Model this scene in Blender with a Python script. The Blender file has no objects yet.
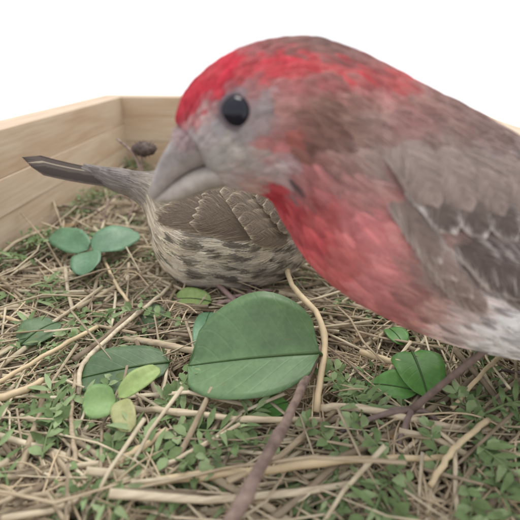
import bpy, math, random
import numpy as np
from math import radians as R

random.seed(7); rng = np.random.default_rng(11)
S = 0.01                                   # all modelling below is in centimetres
scene = bpy.context.scene
COL = scene.collection

# ------------------------------------------------------------------ camera
F = 430.0; PITCH = R(26); CAM = np.array([0.0, 0.0, 7.3])
FWD = np.array([0, math.cos(PITCH), -math.sin(PITCH)]); UP = np.array([0, math.sin(PITCH), math.cos(PITCH)]); RT = np.array([1.0, 0, 0])
cd = bpy.data.cameras.new('camera'); cam = bpy.data.objects.new('camera', cd); COL.objects.link(cam)
cam.location = tuple(CAM * S); cam.rotation_euler = (math.pi / 2 - PITCH, 0, 0)
cd.sensor_width = 36; cd.lens = 36 * F / 520; cd.clip_start = 0.002; cd.clip_end = 200
cd.dof.use_dof = True; cd.dof.focus_distance = 0.108; cd.dof.aperture_fstop = 19
scene.camera = cam

# ------------------------------------------------------------------ sky and sun (bright overcast)
SUN_EL, SUN_AZ = R(62), R(200)
w = bpy.data.worlds.new('World'); scene.world = w; w.use_nodes = True
nt = w.node_tree; nt.nodes.clear()
sky = nt.nodes.new('ShaderNodeTexSky'); sky.sky_type = 'NISHITA'; sky.sun_disc = False
sky.sun_elevation = SUN_EL; sky.sun_rotation = SUN_AZ; sky.dust_density = 1; sky.air_density = 1.0; sky.ozone_density = 1.0
hsv = nt.nodes.new('ShaderNodeHueSaturation'); hsv.inputs['Saturation'].default_value = 0.22
bg = nt.nodes.new('ShaderNodeBackground'); bg.inputs[1].default_value = 0.12
ow = nt.nodes.new('ShaderNodeOutputWorld')
mx = nt.nodes.new('ShaderNodeMix'); mx.data_type = 'RGBA'; mx.inputs[0].default_value = .75; mx.inputs[7].default_value = (8.6, 8.7, 9.0, 1)   # even cloud cover over the blue
nt.links.new(sky.outputs[0], hsv.inputs['Color']); nt.links.new(hsv.outputs[0], mx.inputs[6]); nt.links.new(mx.outputs[2], bg.inputs[0]); nt.links.new(bg.outputs[0], ow.inputs[0])
sd = bpy.data.lights.new('sun', 'SUN'); sd.energy = 1.1; sd.angle = R(25); sd.color = (1, .95, .88)
sun = bpy.data.objects.new('sun', sd); COL.objects.link(sun)
sun.rotation_euler = (math.pi / 2 - SUN_EL, 0, math.pi - SUN_AZ + math.pi); sun.location = (0, 0, 1)
vs = scene.view_settings; vs.view_transform = 'Standard'; vs.look = 'None'; vs.gamma = 1; vs.use_curve_mapping = False
vs.exposure = 0.6
scene.display_settings.display_device = 'sRGB'
scene.cycles_curves.shape = 'RIBBONS'
scene.cycles.max_bounces = 6; scene.cycles.use_denoising = True

# ------------------------------------------------------------------ helpers
def nrm(v):
    v = np.asarray(v, float); return v / (np.linalg.norm(v, axis=-1, keepdims=True) + 1e-12)
def ray(px, py): return FWD + (px - 260) / F * RT + (260 - py) / F * UP
def U(px, py, d): return CAM + d * ray(px, py)
def G(px, py, z=0.0):
    r = ray(px, py); return CAM + r * ((z - CAM[2]) / r[2])
def lin(c):
    c = np.asarray(c, float) / 255.0
    return np.where(c <= .04045, c / 12.92, ((c + .055) / 1.055) ** 2.4)

def tag(o, label=None, cat=None, group=None, kind=None):
    if label: o['label'] = label
    if cat: o['category'] = cat
    if group: o['group'] = group
    if kind: o['kind'] = kind
    return o
def empty(name, loc, label=None, cat=None, group=None):
    o = bpy.data.objects.new(name, None); COL.objects.link(o)
    o.location = tuple(np.asarray(loc) * S); o.empty_display_size = .005
    o['_o'] = list(map(float, loc)); return tag(o, label, cat, group)
def org(o): return np.array(o['_o']) if o is not None else np.zeros(3)
def mesh(name, V, Fc, mat, parent=None, smooth=True, loc=None, colors=None, uv=None):
    """V in world centimetres; stored relative to its thing's origin."""
    o0 = np.asarray(loc, float) if loc is not None else org(parent)
    V = (np.asarray(V, float) - o0) * S
    me = bpy.data.meshes.new(name); me.from_pydata(V.tolist(), [], [list(map(int, f)) for f in Fc])
    if smooth: me.polygons.foreach_set('use_smooth', [True] * len(me.polygons))
    if colors is not None:
        a = me.color_attributes.new('Col', 'FLOAT_COLOR', 'POINT')
        c4 = np.ones((len(V), 4)); c4[:, :3] = colors; a.data.foreach_set('color', c4.ravel())
    if uv is not None:
        a = me.attributes.new('fuv', 'FLOAT_VECTOR', 'POINT')
        u3 = np.zeros((len(V), 3)); u3[:, :2] = uv; a.data.foreach_set('vector', u3.ravel())
    me.update()
    if mat: me.materials.append(mat)
    o = bpy.data.objects.new(name, me); COL.objects.link(o)
    o['_o'] = list(map(float, o0))
    if parent is not None: o.parent = parent
    else: o.location = tuple(o0 * S)
    return o

def spline(P, n):
    """Catmull-Rom through rows of P, n samples."""
    P = np.asarray(P, float); m = len(P); Q = np.vstack([2 * P[0] - P[1], P, 2 * P[-1] - P[-2]])
    t = np.linspace(0, m - 1, n); i = np.minimum(t.astype(int), m - 2); f = (t - i)[:, None]
    a, b, c, d = Q[i], Q[i + 1], Q[i + 2], Q[i + 3]
    return .5 * (2 * b + (c - a) * f + (2 * a - 5 * b + 4 * c - d) * f * f + (3 * b - a - 3 * c + d) * f ** 3)

def tube(P, r, sides=6, caps=True, flat=1.0):
    """Tube along points P (cm) with radius r (scalar or per point)."""
    P = np.asarray(P, float); n = len(P); r = np.broadcast_to(np.asarray(r, float), (n,))
    T = nrm(np.gradient(P, axis=0)); ref = np.array([0, 0, 1.0]) if abs(T[:, 2]).mean() < .8 else np.array([1.0, 0, 0])
    A = nrm(np.cross(T, ref)); B = np.cross(A, T)
    V = []
    for k in range(sides):
        a = 2 * math.pi * k / sides; V.append(P + (A * math.cos(a) + B * math.sin(a) * flat) * r[:, None])
    V = np.stack(V, 1).reshape(-1, 3); Fc = []
    for i in range(n - 1):
        for k in range(sides):
            k2 = (k + 1) % sides; Fc.append((i * sides + k, i * sides + k2, (i + 1) * sides + k2, (i + 1) * sides + k))
    if caps:
        Fc.append(tuple(range(sides))[::-1]); Fc.append(tuple((n - 1) * sides + k for k in range(sides)))
    return V, Fc
def join(parts):
    V, Fc, o = [], [], 0
    for v, f in parts:
        V.append(v); Fc += [tuple(i + o for i in q) for q in f]; o += len(v)
    return np.vstack(V), Fc
def vnoise(P, sc, seed=0):
    """cheap smooth pseudo-noise in [-1,1] for numpy points"""
    P = np.asarray(P, float) * sc; s = np.zeros(P.shape[:-1]); g = np.random.default_rng(seed)
    for _ in range(6):
        k = g.normal(size=P.shape[-1]); k *= (0.6 + g.random()) / np.linalg.norm(k); s = s + np.sin(P @ k * 3.0 + g.random() * 6.28)
    return s / 3.2

def hair(name, pos, radius, col, mat, parent):
    N, n, _ = pos.shape; hc = bpy.data.hair_curves.new(name); hc.add_curves([n] * N)
    p = ((pos - org(parent)) * S).astype(np.float32); hc.points.foreach_set('position', p.ravel())
    a = hc.attributes.get('radius') or hc.attributes.new('radius', 'FLOAT', 'POINT'); a.data.foreach_set('value', (np.broadcast_to(radius, (N, n)) * S).astype(np.float32).ravel())
    dom = 'POINT' if np.ndim(col) == 3 else 'CURVE'
    a = hc.attributes.new('Col', 'FLOAT_COLOR', dom); c4 = np.ones((N * (n if dom == 'POINT' else 1), 4), np.float32); c4[:, :3] = np.reshape(col, (-1, 3)); a.data.foreach_set('color', c4.ravel())
    hc.materials.append(mat); o = bpy.data.objects.new(name, hc); COL.objects.link(o); o.parent = parent; o['kind'] = 'stuff'; return o

# ------------------------------------------------------------------ materials
class M:
    def __init__(s, name, rough=.6, spec=.3):
        s.m = bpy.data.materials.new(name); s.m.use_nodes = True; s.nt = s.m.node_tree
        s.b = s.nt.nodes['Principled BSDF']; s.b.inputs['Roughness'].default_value = rough
        s.b.inputs['Specular IOR Level'].default_value = spec
    def n(s, t, **kw):
        x = s.nt.nodes.new('ShaderNode' + t)
        for k, v in kw.items():
            if k in x.inputs.keys(): x.inputs[k].default_value = v
            else: setattr(x, k, v)
        return x
    def l(s, a, b): s.nt.links.new(a, b)
    def ramp(s, src, stops):
        r = s.n('ValToRGB'); e = r.color_ramp.elements
        while len(e) < len(stops): e.new(.5)
        for q, (p, c) in zip(e, stops): q.position = p; q.color = (*c, 1)
        s.l(src, r.inputs[0]); return r.outputs[0]
    def mix(s, fac, a, b, mode='MIX'):
        x = s.n('Mix', data_type='RGBA', blend_type=mode)
        for i, v in ((0, fac), (6, a), (7, b)):
            if hasattr(v, 'is_output'): s.l(v, x.inputs[i])
            elif i == 0: x.inputs[0].default_value = v
            else: x.inputs[i].default_value = (*v, 1)
        return x.outputs[2]
    def coord(s, scale=(1, 1, 1), rand=True):
        t = s.n('TexCoord'); mp = s.n('Mapping'); mp.inputs['Scale'].default_value = scale; s.l(t.outputs['Object'], mp.inputs['Vector'])
        if rand:
            oi = s.n('ObjectInfo'); mu = s.n('Math', operation='MULTIPLY'); mu.inputs[1].default_value = 37.0
            s.l(oi.outputs['Random'], mu.inputs[0]); s.l(mu.outputs[0], mp.inputs['Location'])
        return mp.outputs[0]
    def noise(s, vec, scale, detail=4, rough=.55):
        x = s.n('TexNoise'); x.inputs['Scale'].default_value = scale; x.inputs['Detail'].default_value = detail; x.inputs['Roughness'].default_value = rough
        s.l(vec, x.inputs['Vector']); return x.outputs['Fac']
    def bump(s, h, strength=.3, dist=.0005):
        b = s.n('Bump'); b.inputs['Strength'].default_value = strength; b.inputs['Distance'].default_value = dist
        s.l(h, b.inputs['Height']); s.l(b.outputs[0], s.b.inputs['Normal'])
    def base(s, c): s.l(c, s.b.inputs['Base Color'])

def mat_wood():
    m = M('pine_wood', .62, .25); v = m.coord((7, 150, 150)); g = m.noise(v, 6, 6, .6)
    v2 = m.coord((12, 60, 60)); g2 = m.noise(v2, 2.2, 3)
    c = m.ramp(g, [(.3, lin((200, 183, 160))), (.5, lin((211, 196, 175))), (.7, lin((219, 206, 188)))])
    c2 = m.ramp(g2, [(.35, lin((226, 202, 176))), (.65, lin((255, 250, 244)))])
    c = m.mix(.55, c, c2, 'MULTIPLY')
    oi = m.n('ObjectInfo'); tint = m.ramp(oi.outputs['Random'], [(0, (.86, .82, .78)), (1, (1.0, 1.0, 1.0))])
    m.base(m.mix(1, c, tint, 'MULTIPLY')); m.bump(g, .25, .0003); return m.m
def mat_straw(name, a, b, c):
    m = M(name, .65, .25); v = m.coord((1, 12, 12)); g = m.noise(v, 120, 4)
    oi = m.n('ObjectInfo')
    pal = m.ramp(oi.outputs['Random'], [(0, lin(a)), (.45, lin(b)), (1, lin(c))])
    d = m.ramp(g, [(.3, (.62, .58, .55)), (.6, (1, 1, 1))]); m.base(m.mix(.8, pal, d, 'MULTIPLY')); m.bump(g, .3, .0003); return m.m
def mat_mass(name, a, b, c):
    m = M(name, .75, .15); g0 = m.n('NewGeometry')
    pal = m.ramp(g0.outputs['Random Per Island'], [(0, lin(a)), (.5, lin(b)), (1, lin(c))])
    v = m.coord((1, 1, 1), False); g = m.noise(v, 300, 3); d = m.ramp(g, [(.3, (.6, .57, .54)), (.62, (1, 1, 1))])
    m.base(m.mix(.8, pal, d, 'MULTIPLY')); return m.m
def mat_leaf(name, a, b, sheen=.35, rough=.5):
    m = M(name, rough, sheen); v = m.coord((1, 1, 1)); g = m.noise(v, 130, 4); f = m.noise(v, 900, 3)
    c = m.ramp(g, [(.32, lin(a)), (.68, lin(b))]); sp = m.ramp(f, [(.3, (.8, .82, .8)), (.7, (1.06, 1.05, 1.04))])
    at = m.n('Attribute', attribute_name='fuv'); sx = m.n('SeparateXYZ'); m.l(at.outputs['Vector'], sx.inputs[0])
    # side veins: thin paler lines running from the midrib
    ab = m.n('Math', operation='ABSOLUTE'); m.l(sx.outputs[1], ab.inputs[0])
    k = m.n('Math', operation='MULTIPLY_ADD'); m.l(ab.outputs[0], k.inputs[0]); k.inputs[1].default_value = -.35; m.l(sx.outputs[0], k.inputs[2])
    fr = m.n('Math', operation='MULTIPLY'); m.l(k.outputs[0], fr.inputs[0]); fr.inputs[1].default_value = 44
    sn = m.n('Math', operation='SINE'); m.l(fr.outputs[0], sn.inputs[0])
    vn = m.ramp(sn.outputs[0], [(.86, (0, 0, 0)), (1, (1, 1, 1))])
    c = m.mix(.9, c, sp, 'MULTIPLY'); sc = m.n('Math', operation='MULTIPLY'); m.l(vn, sc.inputs[0]); sc.inputs[1].default_value = .05
    bl = m.noise(v, 210, 5, .7); blm = m.ramp(bl, [(.665, (0, 0, 0)), (.70, (1, 1, 1))]); bs = m.n('Math', operation='MULTIPLY'); m.l(blm, bs.inputs[0]); bs.inputs[1].default_value = .6
    c = m.mix(bs.outputs[0], c, lin((118, 104, 66)))
    m.base(m.mix(sc.outputs[0], c, lin((150, 175, 140)))); m.bump(vn, .2, .0002)
    m.b.inputs['Transmission Weight'].default_value = 0
    return m.m
def mat_plain(name, c, rough=.6, spec=.3, var=.12, sc=200, bump=.2):
    m = M(name, rough, spec); v = m.coord((1, 1, 1), False); g = m.noise(v, sc, 4); c = lin(c)
    m.base(m.ramp(g, [(.3, c * (1 - var)), (.7, np.minimum(c * (1 + var), 1))])); m.bump(g, bump, .0002); return m.m
def mat_col(name, rough=.8, spec=.15):
    m = M(name, rough, spec); a = m.n('Attribute', attribute_name='Col'); m.base(a.outputs['Color']); return m.m
def mat_feather(name, centre, edge, tip=.85, edge_at=.62):
    m = M(name, .7, .2); a = m.n('Attribute', attribute_name='fuv'); sx = m.n('SeparateXYZ'); m.l(a.outputs['Vector'], sx.inputs[0])
    v = m.coord((1, 1, 1)); nz = m.noise(v, 500, 3)
    ab = m.n('Math', operation='ABSOLUTE'); m.l(sx.outputs[1], ab.inputs[0])
    pw = m.n('Math', operation='POWER'); m.l(sx.outputs[0], pw.inputs[0]); pw.inputs[1].default_value = 7
    tp = m.n('Math', operation='MULTIPLY'); m.l(pw.outputs[0], tp.inputs[0]); tp.inputs[1].default_value = tip
    mx = m.n('Math', operation='MAXIMUM'); m.l(ab.outputs[0], mx.inputs[0]); m.l(tp.outputs[0], mx.inputs[1])
    ad = m.n('Math', operation='MULTIPLY_ADD'); m.l(nz, ad.inputs[0]); ad.inputs[1].default_value = .5; m.l(mx.outputs[0], ad.inputs[2])
    fac = m.ramp(ad.outputs[0], [(edge_at + .12, (0, 0, 0)), (min(1, edge_at + .45), (1, 1, 1))])
    # barbs: fine diagonal lines from the shaft
    k = m.n('Math', operation='MULTIPLY_ADD'); m.l(ab.outputs[0], k.inputs[0]); k.inputs[1].default_value = -.25; m.l(sx.outputs[0], k.inputs[2])
    fr = m.n('Math', operation='MULTIPLY'); m.l(k.outputs[0], fr.inputs[0]); fr.inputs[1].default_value = 330
    sn = m.n('Math', operation='SINE'); m.l(fr.outputs[0], sn.inputs[0])
    bar = m.ramp(sn.outputs[0], [(0, (.82, .82, .82)), (1, (1.08, 1.08, 1.08))])
    c = m.mix(fac, lin(centre), lin(edge)); m.base(m.mix(.7, c, bar, 'MULTIPLY')); m.bump(sn.outputs[0], .15, .0001); return m.m

WOOD = mat_wood()
STRAW = mat_straw('dry_straw', (158, 141, 118), (192, 177, 150), (216, 204, 178))
STRAWM = mat_mass('straw_mass', (138, 124, 106), (186, 172, 147), (218, 207, 180))
PALE = mat_plain('pale_straw', (205, 186, 152), .6, .25, .14, 220)
TWIG = mat_plain('twig_bark', (138, 120, 110), .8, .15, .4, 420, .9)
BED = mat_plain('nest_litter', (104, 92, 72), .9, .1, .5, 120, .8)
LEAF_BIG = mat_leaf('broad_leaf', (84, 113, 74), (102, 133, 90), .45, .45)
LEAF_CLOVER = mat_leaf('clover_leaf', (84, 122, 92), (104, 144, 110), .5, .45)
LEAF_DARK = mat_leaf('dark_leaf', (78, 102, 70), (96, 120, 86), .4, .5)
LEAF_FRESH = mat_leaf('fresh_leaf', (72, 118, 56), (98, 146, 74), .4, .45)
LEAF_PALE = mat_leaf('pale_leaf', (108, 142, 86), (134, 164, 108), .35, .5)
LEAF_YOUNG = mat_leaf('young_leaf', (130, 156, 92), (158, 176, 114), .35, .5)
LEAF_YEL = mat_leaf('yellowing_leaf', (150, 156, 104), (172, 172, 126), .3, .55)
SPRIG = mat_mass('weed_green', (92, 114, 74), (122, 144, 98), (152, 170, 128))
RIB = mat_plain('leaf_midrib', (66, 90, 50), .5, .3)
EYE = mat_plain('eye_dark', (17, 19, 30), .08, .3, .1, 300, 0)
PLUM = mat_col('plumage', .85, .1)
SKIN = mat_col('feathered_skin', .9, .08)
LEG = mat_plain('bird_leg', (122, 106, 100), .55, .3, .2, 600, .4)
LEGF = mat_plain('bird_leg_pale', (158, 134, 128), .55, .3, .2, 600, .4)

# ------------------------------------------------------------------ setting: pale ground outside and the nest box
gm = mat_plain('white_ground', (240, 240, 242), .8, .2, .03, 2, 0)
ZT = 4.7; FLOOR = -4.0
gr = mesh('ground', [(-6000, -6000, FLOOR - 1.6), (6000, -6000, FLOOR - 1.6), (6000, 6000, FLOOR - 1.6), (-6000, 6000, FLOOR - 1.6)], [(0, 1, 2, 3)], gm, None, False, (0, 0, FLOOR - 1.6))
tag(gr, 'white ground around the nest box', None, None, 'structure')

c0 = G(121, 97, ZT)[:2]; l0 = G(0, 130, ZT)[:2]
dl = nrm(l0 - c0)                       # along the left wall towards the camera
db = np.array([-dl[1], dl[0]]);  db = db if db[0] > 0 else -db     # along the back wall to the right
WID, DEP, TH = 17.6, np.dot(c0, -dl) * 1.0 + 1.6, 1.5
box = empty('nest_box', (c0[0], c0[1], FLOOR), 'open-topped box of pale pine boards around the nest', 'nest box')
def plank(p0, d, nvec, length, z0, z1, th=TH, jit=0.0):
    """board with its inner face on p0 + d*t, thickness towards nvec, bevelled"""
    L, Hh, T = length / 2, (z1 - z0) / 2, th / 2; b = .022
    V, Fc = [], []
    prof = [(-T + b, -Hh), (T - b, -Hh), (T, -Hh + b), (T, Hh - b), (T - b, Hh), (-T + b, Hh), (-T, Hh - b), (-T, -Hh + b)]
    for x in (-L, L):
        for (y, z) in prof: V.append((x, y, z))
    for k in range(8): Fc.append((k, (k + 1) % 8, 8 + (k + 1) % 8, 8 + k))
    Fc.append(tuple(range(8))[::-1]); Fc.append(tuple(range(8, 16)))
    me = bpy.data.meshes.new('plank'); me.from_pydata((np.array(V) * S).tolist(), [], Fc); me.materials.append(WOOD); me.update()
    o = bpy.data.objects.new('plank', me); COL.objects.link(o); o.parent = box
    c = np.array([*(p0 + d * L + nvec * (T + jit)), (z0 + z1) / 2]) - org(box)
    o.location = tuple(c * S); o.rotation_euler = (0, 0, math.atan2(d[1], d[0]))
    return o
G_ = .008
def wall(p0, d, nvec, length, seams):
    for i in range(len(seams) - 1):
        plank(p0, d, nvec, length, seams[i] + (G_ if i else 0), seams[i + 1] - 0, jit=random.uniform(0, .05))
wall(c0, dl, -db, DEP, [FLOOR, -2.0, .1, 1.75, 3.05, ZT])
wall(c0 - db * TH, db, -dl, WID + 2 * TH, [FLOOR, -1.6, .5, 2.0, 3.5, ZT])
BCUT = (c0[1] + db[1] * WID - 10.9) / -dl[1]              # the right side is cut low where the red bird comes in over it
wall(c0 + db * WID, dl, db, DEP, [FLOOR, -2.0, -.3, 1.2])
wall(c0 + db * WID, dl, db, BCUT, [1.2 + .008, 3.0, ZT])
wall(c0 + dl * DEP - db * TH, db, dl, WID + 2 * TH, [FLOOR, -2.0, .1, 1.9, 3.2, ZT])
cc = c0 + db * WID / 2 + dl * DEP / 2
fl = plank(c0 - db * TH + dl * DEP / 2, db, dl * 0, WID + 2 * TH, FLOOR - 1.2, FLOOR - .02, DEP + 2 * TH)
fl.name = 'base_board'

def inbox(a, b): return c0 + db * a + dl * b        # a: 0..WID to the right, b: 0..DEP towards the camera
# ------------------------------------------------------------------ nest
def H(x, y):
    """height of the litter"""
    P = np.stack([np.asarray(x, float), np.asarray(y, float)], -1)
    z = .22 * vnoise(P, .35, 3) + .12 * vnoise(P, .9, 5)
    r = np.hypot(P[..., 0] - 1.0, P[..., 1] - 13.5)
    lw = (P - c0) @ db                                         # distance from the left wall
    return z - .35 * np.exp(-(r / 4.0) ** 2) - .1 + .75 * np.exp(-(lw / 1.6) ** 2) + .4 * np.exp(-((np.hypot((P[..., 0] + .2) / 1.15, P[..., 1] - 13.9) - 3.7) / .7) ** 2)
nest = empty('nest', (0, 10, FLOOR), 'tangled bird nest of dry straw and green weeds filling the box', 'nest')
na, nb = 70, 90; V = []; Fc = []
for j in range(nb + 1):
    for i in range(na + 1):
        p = inbox(.02 + (WID - .04) * i / na, .02 + (DEP - .04) * j / nb)
        e = min(i, na - i) / na * WID
        V.append((p[0], p[1], 0))
V = np.array(V); V[:, 2] = H(V[:, 0], V[:, 1]) - .25 + .1 * vnoise(V[:, :2], 4, 9)
for j in range(nb):
    for i in range(na): a = j * (na + 1) + i; Fc.append((a, a + 1, a + na + 2, a + na + 1))
lit = mesh('litter', V, Fc, BED, nest); lit['kind'] = 'stuff'

def straw_proto(L, r, seed, bend):
    g = np.random.default_rng(seed); n = 7; t = np.linspace(-.5, .5, n)
    P = np.stack([t * L, np.cumsum(g.normal(size=n)) * bend * L * .02 + bend * L * .25 * (t ** 2) * 4 * .3, g.normal(size=n) * .03 * bend * L * .2], 1)
    k = g.integers(1, n - 1); P[k:, 1] += (t[k:] - t[k]) * L * g.normal() * .35 * bend
    P -= P.mean(0); rr = r * (1 + .15 * g.normal(size=n)); return tube(P, rr, 6, True, [1, .45, .7][seed % 3])
protos = []
for k in range(18):
    V, Fc = straw_proto([3, 4.2, 5.5, 7, 2.4, 9][k % 6], [.034, .05, .03, .06, .042, .045][k % 6] * (.7 + .35 * (k // 6)), k + 50, .4 + .5 * (k % 3))
    me = bpy.data.meshes.new('straw'); me.from_pydata((V * S).tolist(), [], Fc); me.polygons.foreach_set('use_smooth', [True] * len(me.polygons))
    me.materials.append(STRAW); protos.append((V, Fc, me))
from mathutils import Matrix, Euler, Vector
def clear_of_wall(p, d, L):
    q = np.array([p - d * L / 2, p + d * L / 2]) - c0
    a = q @ db; b = q @ dl
    return a.min() > .1 and a.max() < WID - .1 and b.min() > .1 and b.max() < DEP - .1
LB = G(252, 352, .6)
def rand_straw(lo, hi):
    while True:
        k = random.randrange(18); L = np.ptp(protos[k][0][:, 0])
        b = DEP * random.random() ** .75; a = WID * random.random()
        p = inbox(a, b); ang = random.uniform(0, math.pi) if random.random() < .7 else random.gauss(0, .45)
        d = np.array([math.cos(ang), math.sin(ang)])
        if not clear_of_wall(p, d, L): continue
        if any(((q[0] - LB[0]) / (2.6 if hi > .2 else 1.9)) ** 2 + ((q[1] - LB[1]) / (1.9 if hi > .2 else 1.3)) ** 2 < 1 for q in (p + d * L * f for f in (-.5, -.37, -.25, -.12, 0, .12, .25, .37, .5))): continue     # keep clear of the broad leaf
        z = float(H(p[0], p[1])); z0, z1 = float(H(*(p - d * L / 2))), float(H(*(p + d * L / 2)))
        tilt = math.atan2(z1 - z0, L) + random.gauss(0, .06)
        return k, p, max(z, (z0 + z1) / 2) + random.uniform(lo, hi), ang, tilt
for _ in range(290):
    k, p, z, ang, tilt = rand_straw(.02, .28)
    o = bpy.data.objects.new('straw', protos[k][2]); COL.objects.link(o); o.parent = nest
    o.location = tuple((np.array([p[0], p[1], z]) - org(nest)) * S); o.rotation_euler = (random.uniform(-.6, .6), -tilt, ang)
parts = []
for _ in range(3800):
    k, p, z, ang, tilt = rand_straw(-.22, .14); tilt = max(-.07, min(.07, tilt)); z = min(z, float(H(p[0], p[1])) + .22)
    m = np.array(Euler((random.uniform(-1, 1), -tilt, ang)).to_matrix()); sc = random.uniform(.6, 1.05)
    V = protos[k][0] * np.array([1, sc, sc]); parts.append((V @ m.T + np.array([p[0], p[1], z]), protos[k][1]))
V, Fc = join(parts); o = mesh('straw_layer', V, Fc, STRAWM, nest); o['kind'] = 'stuff'

# loose fine fibres
N_ = 2600; fb_ = []
for _ in range(N_):
    p = inbox(random.uniform(.4, WID - .4), random.uniform(.4, DEP - .4)); a = random.uniform(0, 6.28); c = random.gauss(0, .9); L = random.uniform(.8, 3.2); pts = []
    q = np.array([p[0], p[1]]); z0 = random.uniform(.05, .3); up = random.uniform(-.1, .45)
    for t in np.linspace(0, 1, 7):
        hz = float(H(np.clip(q[0], -7.4, 9), q[1])); pts.append([q[0], q[1], hz + z0 + up * math.sin(3.1 * t) * .5]); q = q + L / 6 * np.array([math.cos(a + c * t), math.sin(a + c * t)])
    fb_.append(pts)
fb_ = np.array(fb_); rel = fb_[..., :2] - c0; A_, B_ = rel @ db, rel @ dl; keep = (A_ > .1).all(1) & (A_ < WID - .1).all(1) & (B_ > .1).all(1) & (B_ < DEP - .1).all(1); fb_ = fb_[keep]
hair('fibres', fb_, np.full((1, 7), .016), lin(np.array([(176, 160, 134)])) * np.exp(rng.normal(size=(len(fb_), 1)) * .3), mat_col('fibre', .8, .15), nest)

# ---- leaf builders
def blade(root, tip, width, nrm_up, fold=.25, droop=.1, prof='oval', n=12, m=4, wave=.03, asym=(1, 1), seed=0, skew=0.0):
    """leaf blade between two world points; returns V, F, uv, midrib points"""
    root, tip = np.asarray(root, float), np.asarray(tip, float); L = np.linalg.norm(tip - root)
    a = nrm(tip - root); s = nrm(np.cross(nrm_up, a)); u = np.cross(a, s); g = np.random.default_rng(seed); ph = g.random(4) * 6
    V, uv, mid = [], [], []
    for i in range(n + 1):
        t = i / n
        if prof == 'oval': wd = math.sqrt(max(0, 1 - (2 * t - 1) ** 2)) ** .9
        elif prof == 'heart': wd = min(1, (t / .18)) ** .5 * math.sqrt(max(0, 1 - ((t - .3) / .7) ** 2)) if t > .3 else min(1, (t + .02) / .22) ** .5
        elif prof == 'lance': wd = math.sin(math.pi * t ** .75) ** .9
        else: wd = min(1, t / .55) ** .7 * math.sqrt(max(0, 1 - max(0, (t - .6) / .4) ** 2.4))     # spoon
        c = root + a * L * t + u * (droop * L * (1 - (2 * t - 1) ** 2)); mid.append(c)
        for j in range(-m, m + 1):
            v = j / m; k = asym[0] if v > 0 else asym[1]; x = wd * width / 2 * v * k
            h = abs(x) * fold + wave * width * math.sin(7 * t + ph[0] + 2 * v) * abs(v) + wave * width * math.sin(13 * t + ph[1]) * v * v * .6
            V.append(c + s * x + u * h + a * (L * skew * v * wd)); uv.append((t, v))
    w2 = 2 * m + 1
    Fc = [(i * w2 + j, i * w2 + j + 1, (i + 1) * w2 + j + 1, (i + 1) * w2 + j) for i in range(n) for j in range(2 * m)]
    return np.array(V), Fc, np.array(uv), np.array(mid), u
def thick(V, Fc, u, t=.02):
    """closed sheet with real thickness"""
    V = np.asarray(V); n = len(V); from collections import Counter
    cnt = Counter(); 
    for f in Fc:
        for a, b in zip(f, f[1:] + f[:1]): cnt[(min(a, b), max(a, b))] += 1
    F2 = list(Fc) + [tuple(n + i for i in f[::-1]) for f in Fc]
    for f in Fc:
        for a, b in zip(f, f[1:] + f[:1]):
            if cnt[(min(a, b), max(a, b))] == 1: F2.append((b, a, n + a, n + b))
    return np.vstack([V, V - u * t]), F2
def leaf(name, root, tip, width, mat, label=None, cat=None, group=None, parent=None, up=(0, -.25, 1), stalk=None, **kw):
    V, Fc, uv, mid, u = blade(root, tip, width, nrm(np.array(up, float)), **kw)
    th = parent if parent is not None else empty(name, root, label, cat, group)
    V2, F2 = thick(V, Fc, u); mesh('blade' if parent is None else name, V2, F2, mat, th, uv=np.vstack([uv, uv]))
    if parent is None:
        r = np.linspace(.032, .012, len(mid)); V3, F3 = tube(mid + u * .012, r * min(1.3, width / 1.2), 5); mesh('midrib', V3, F3, RIB, th)
        if stalk is not None:
            V4, F4 = tube(spline([root, *stalk], 8), np.linspace(.04, .05, 8), 6); mesh('stalk', V4, F4, RIB, th)
    return th

# big broad leaf in front of the female
z = .75
leaf('leaf', G(320, 353, .95), G(188, 366, .6), 2.0, LEAF_BIG, 'large broad green leaf folded along its midrib in front of the brown bird', 'leaf', None,
     fold=.42, droop=.03, prof='oval', up=(0, -.5, 1), asym=(1.12, 1.4), skew=.07, n=16, m=6, wave=.02, seed=3, stalk=[G(324, 358, .5), G(328, 364, .2)])
# clover by the left wall
cl = empty('clover_leaf', G(90, 256, .1), 'three-part rounded green clover leaf close to the left wall', 'leaf')
cz = .85
leaf('leaflet', G(92, 250, cz), G(138, 232, cz + .15), 1.35, LEAF_CLOVER, parent=cl, prof='oval', fold=.1, up=(0, -.5, 1), droop=.05, seed=1)
leaf('leaflet', G(88, 250, cz), G(53, 233, cz + .1), 1.1, LEAF_CLOVER, parent=cl, prof='oval', fold=.1, up=(0, -.5, 1), droop=.05, seed=2)
leaf('leaflet', G(90, 251, cz), G(84, 276, cz - .25), 1.0, LEAF_CLOVER, parent=cl, prof='oval', fold=.15, up=(0, -.3, 1), droop=.08, seed=4)
V, Fc = tube(spline([G(90, 251, cz), G(95, 268, .4), G(104, 290, -.1)], 8), .045, 6); mesh('stalk', V, Fc, RIB, cl)
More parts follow.
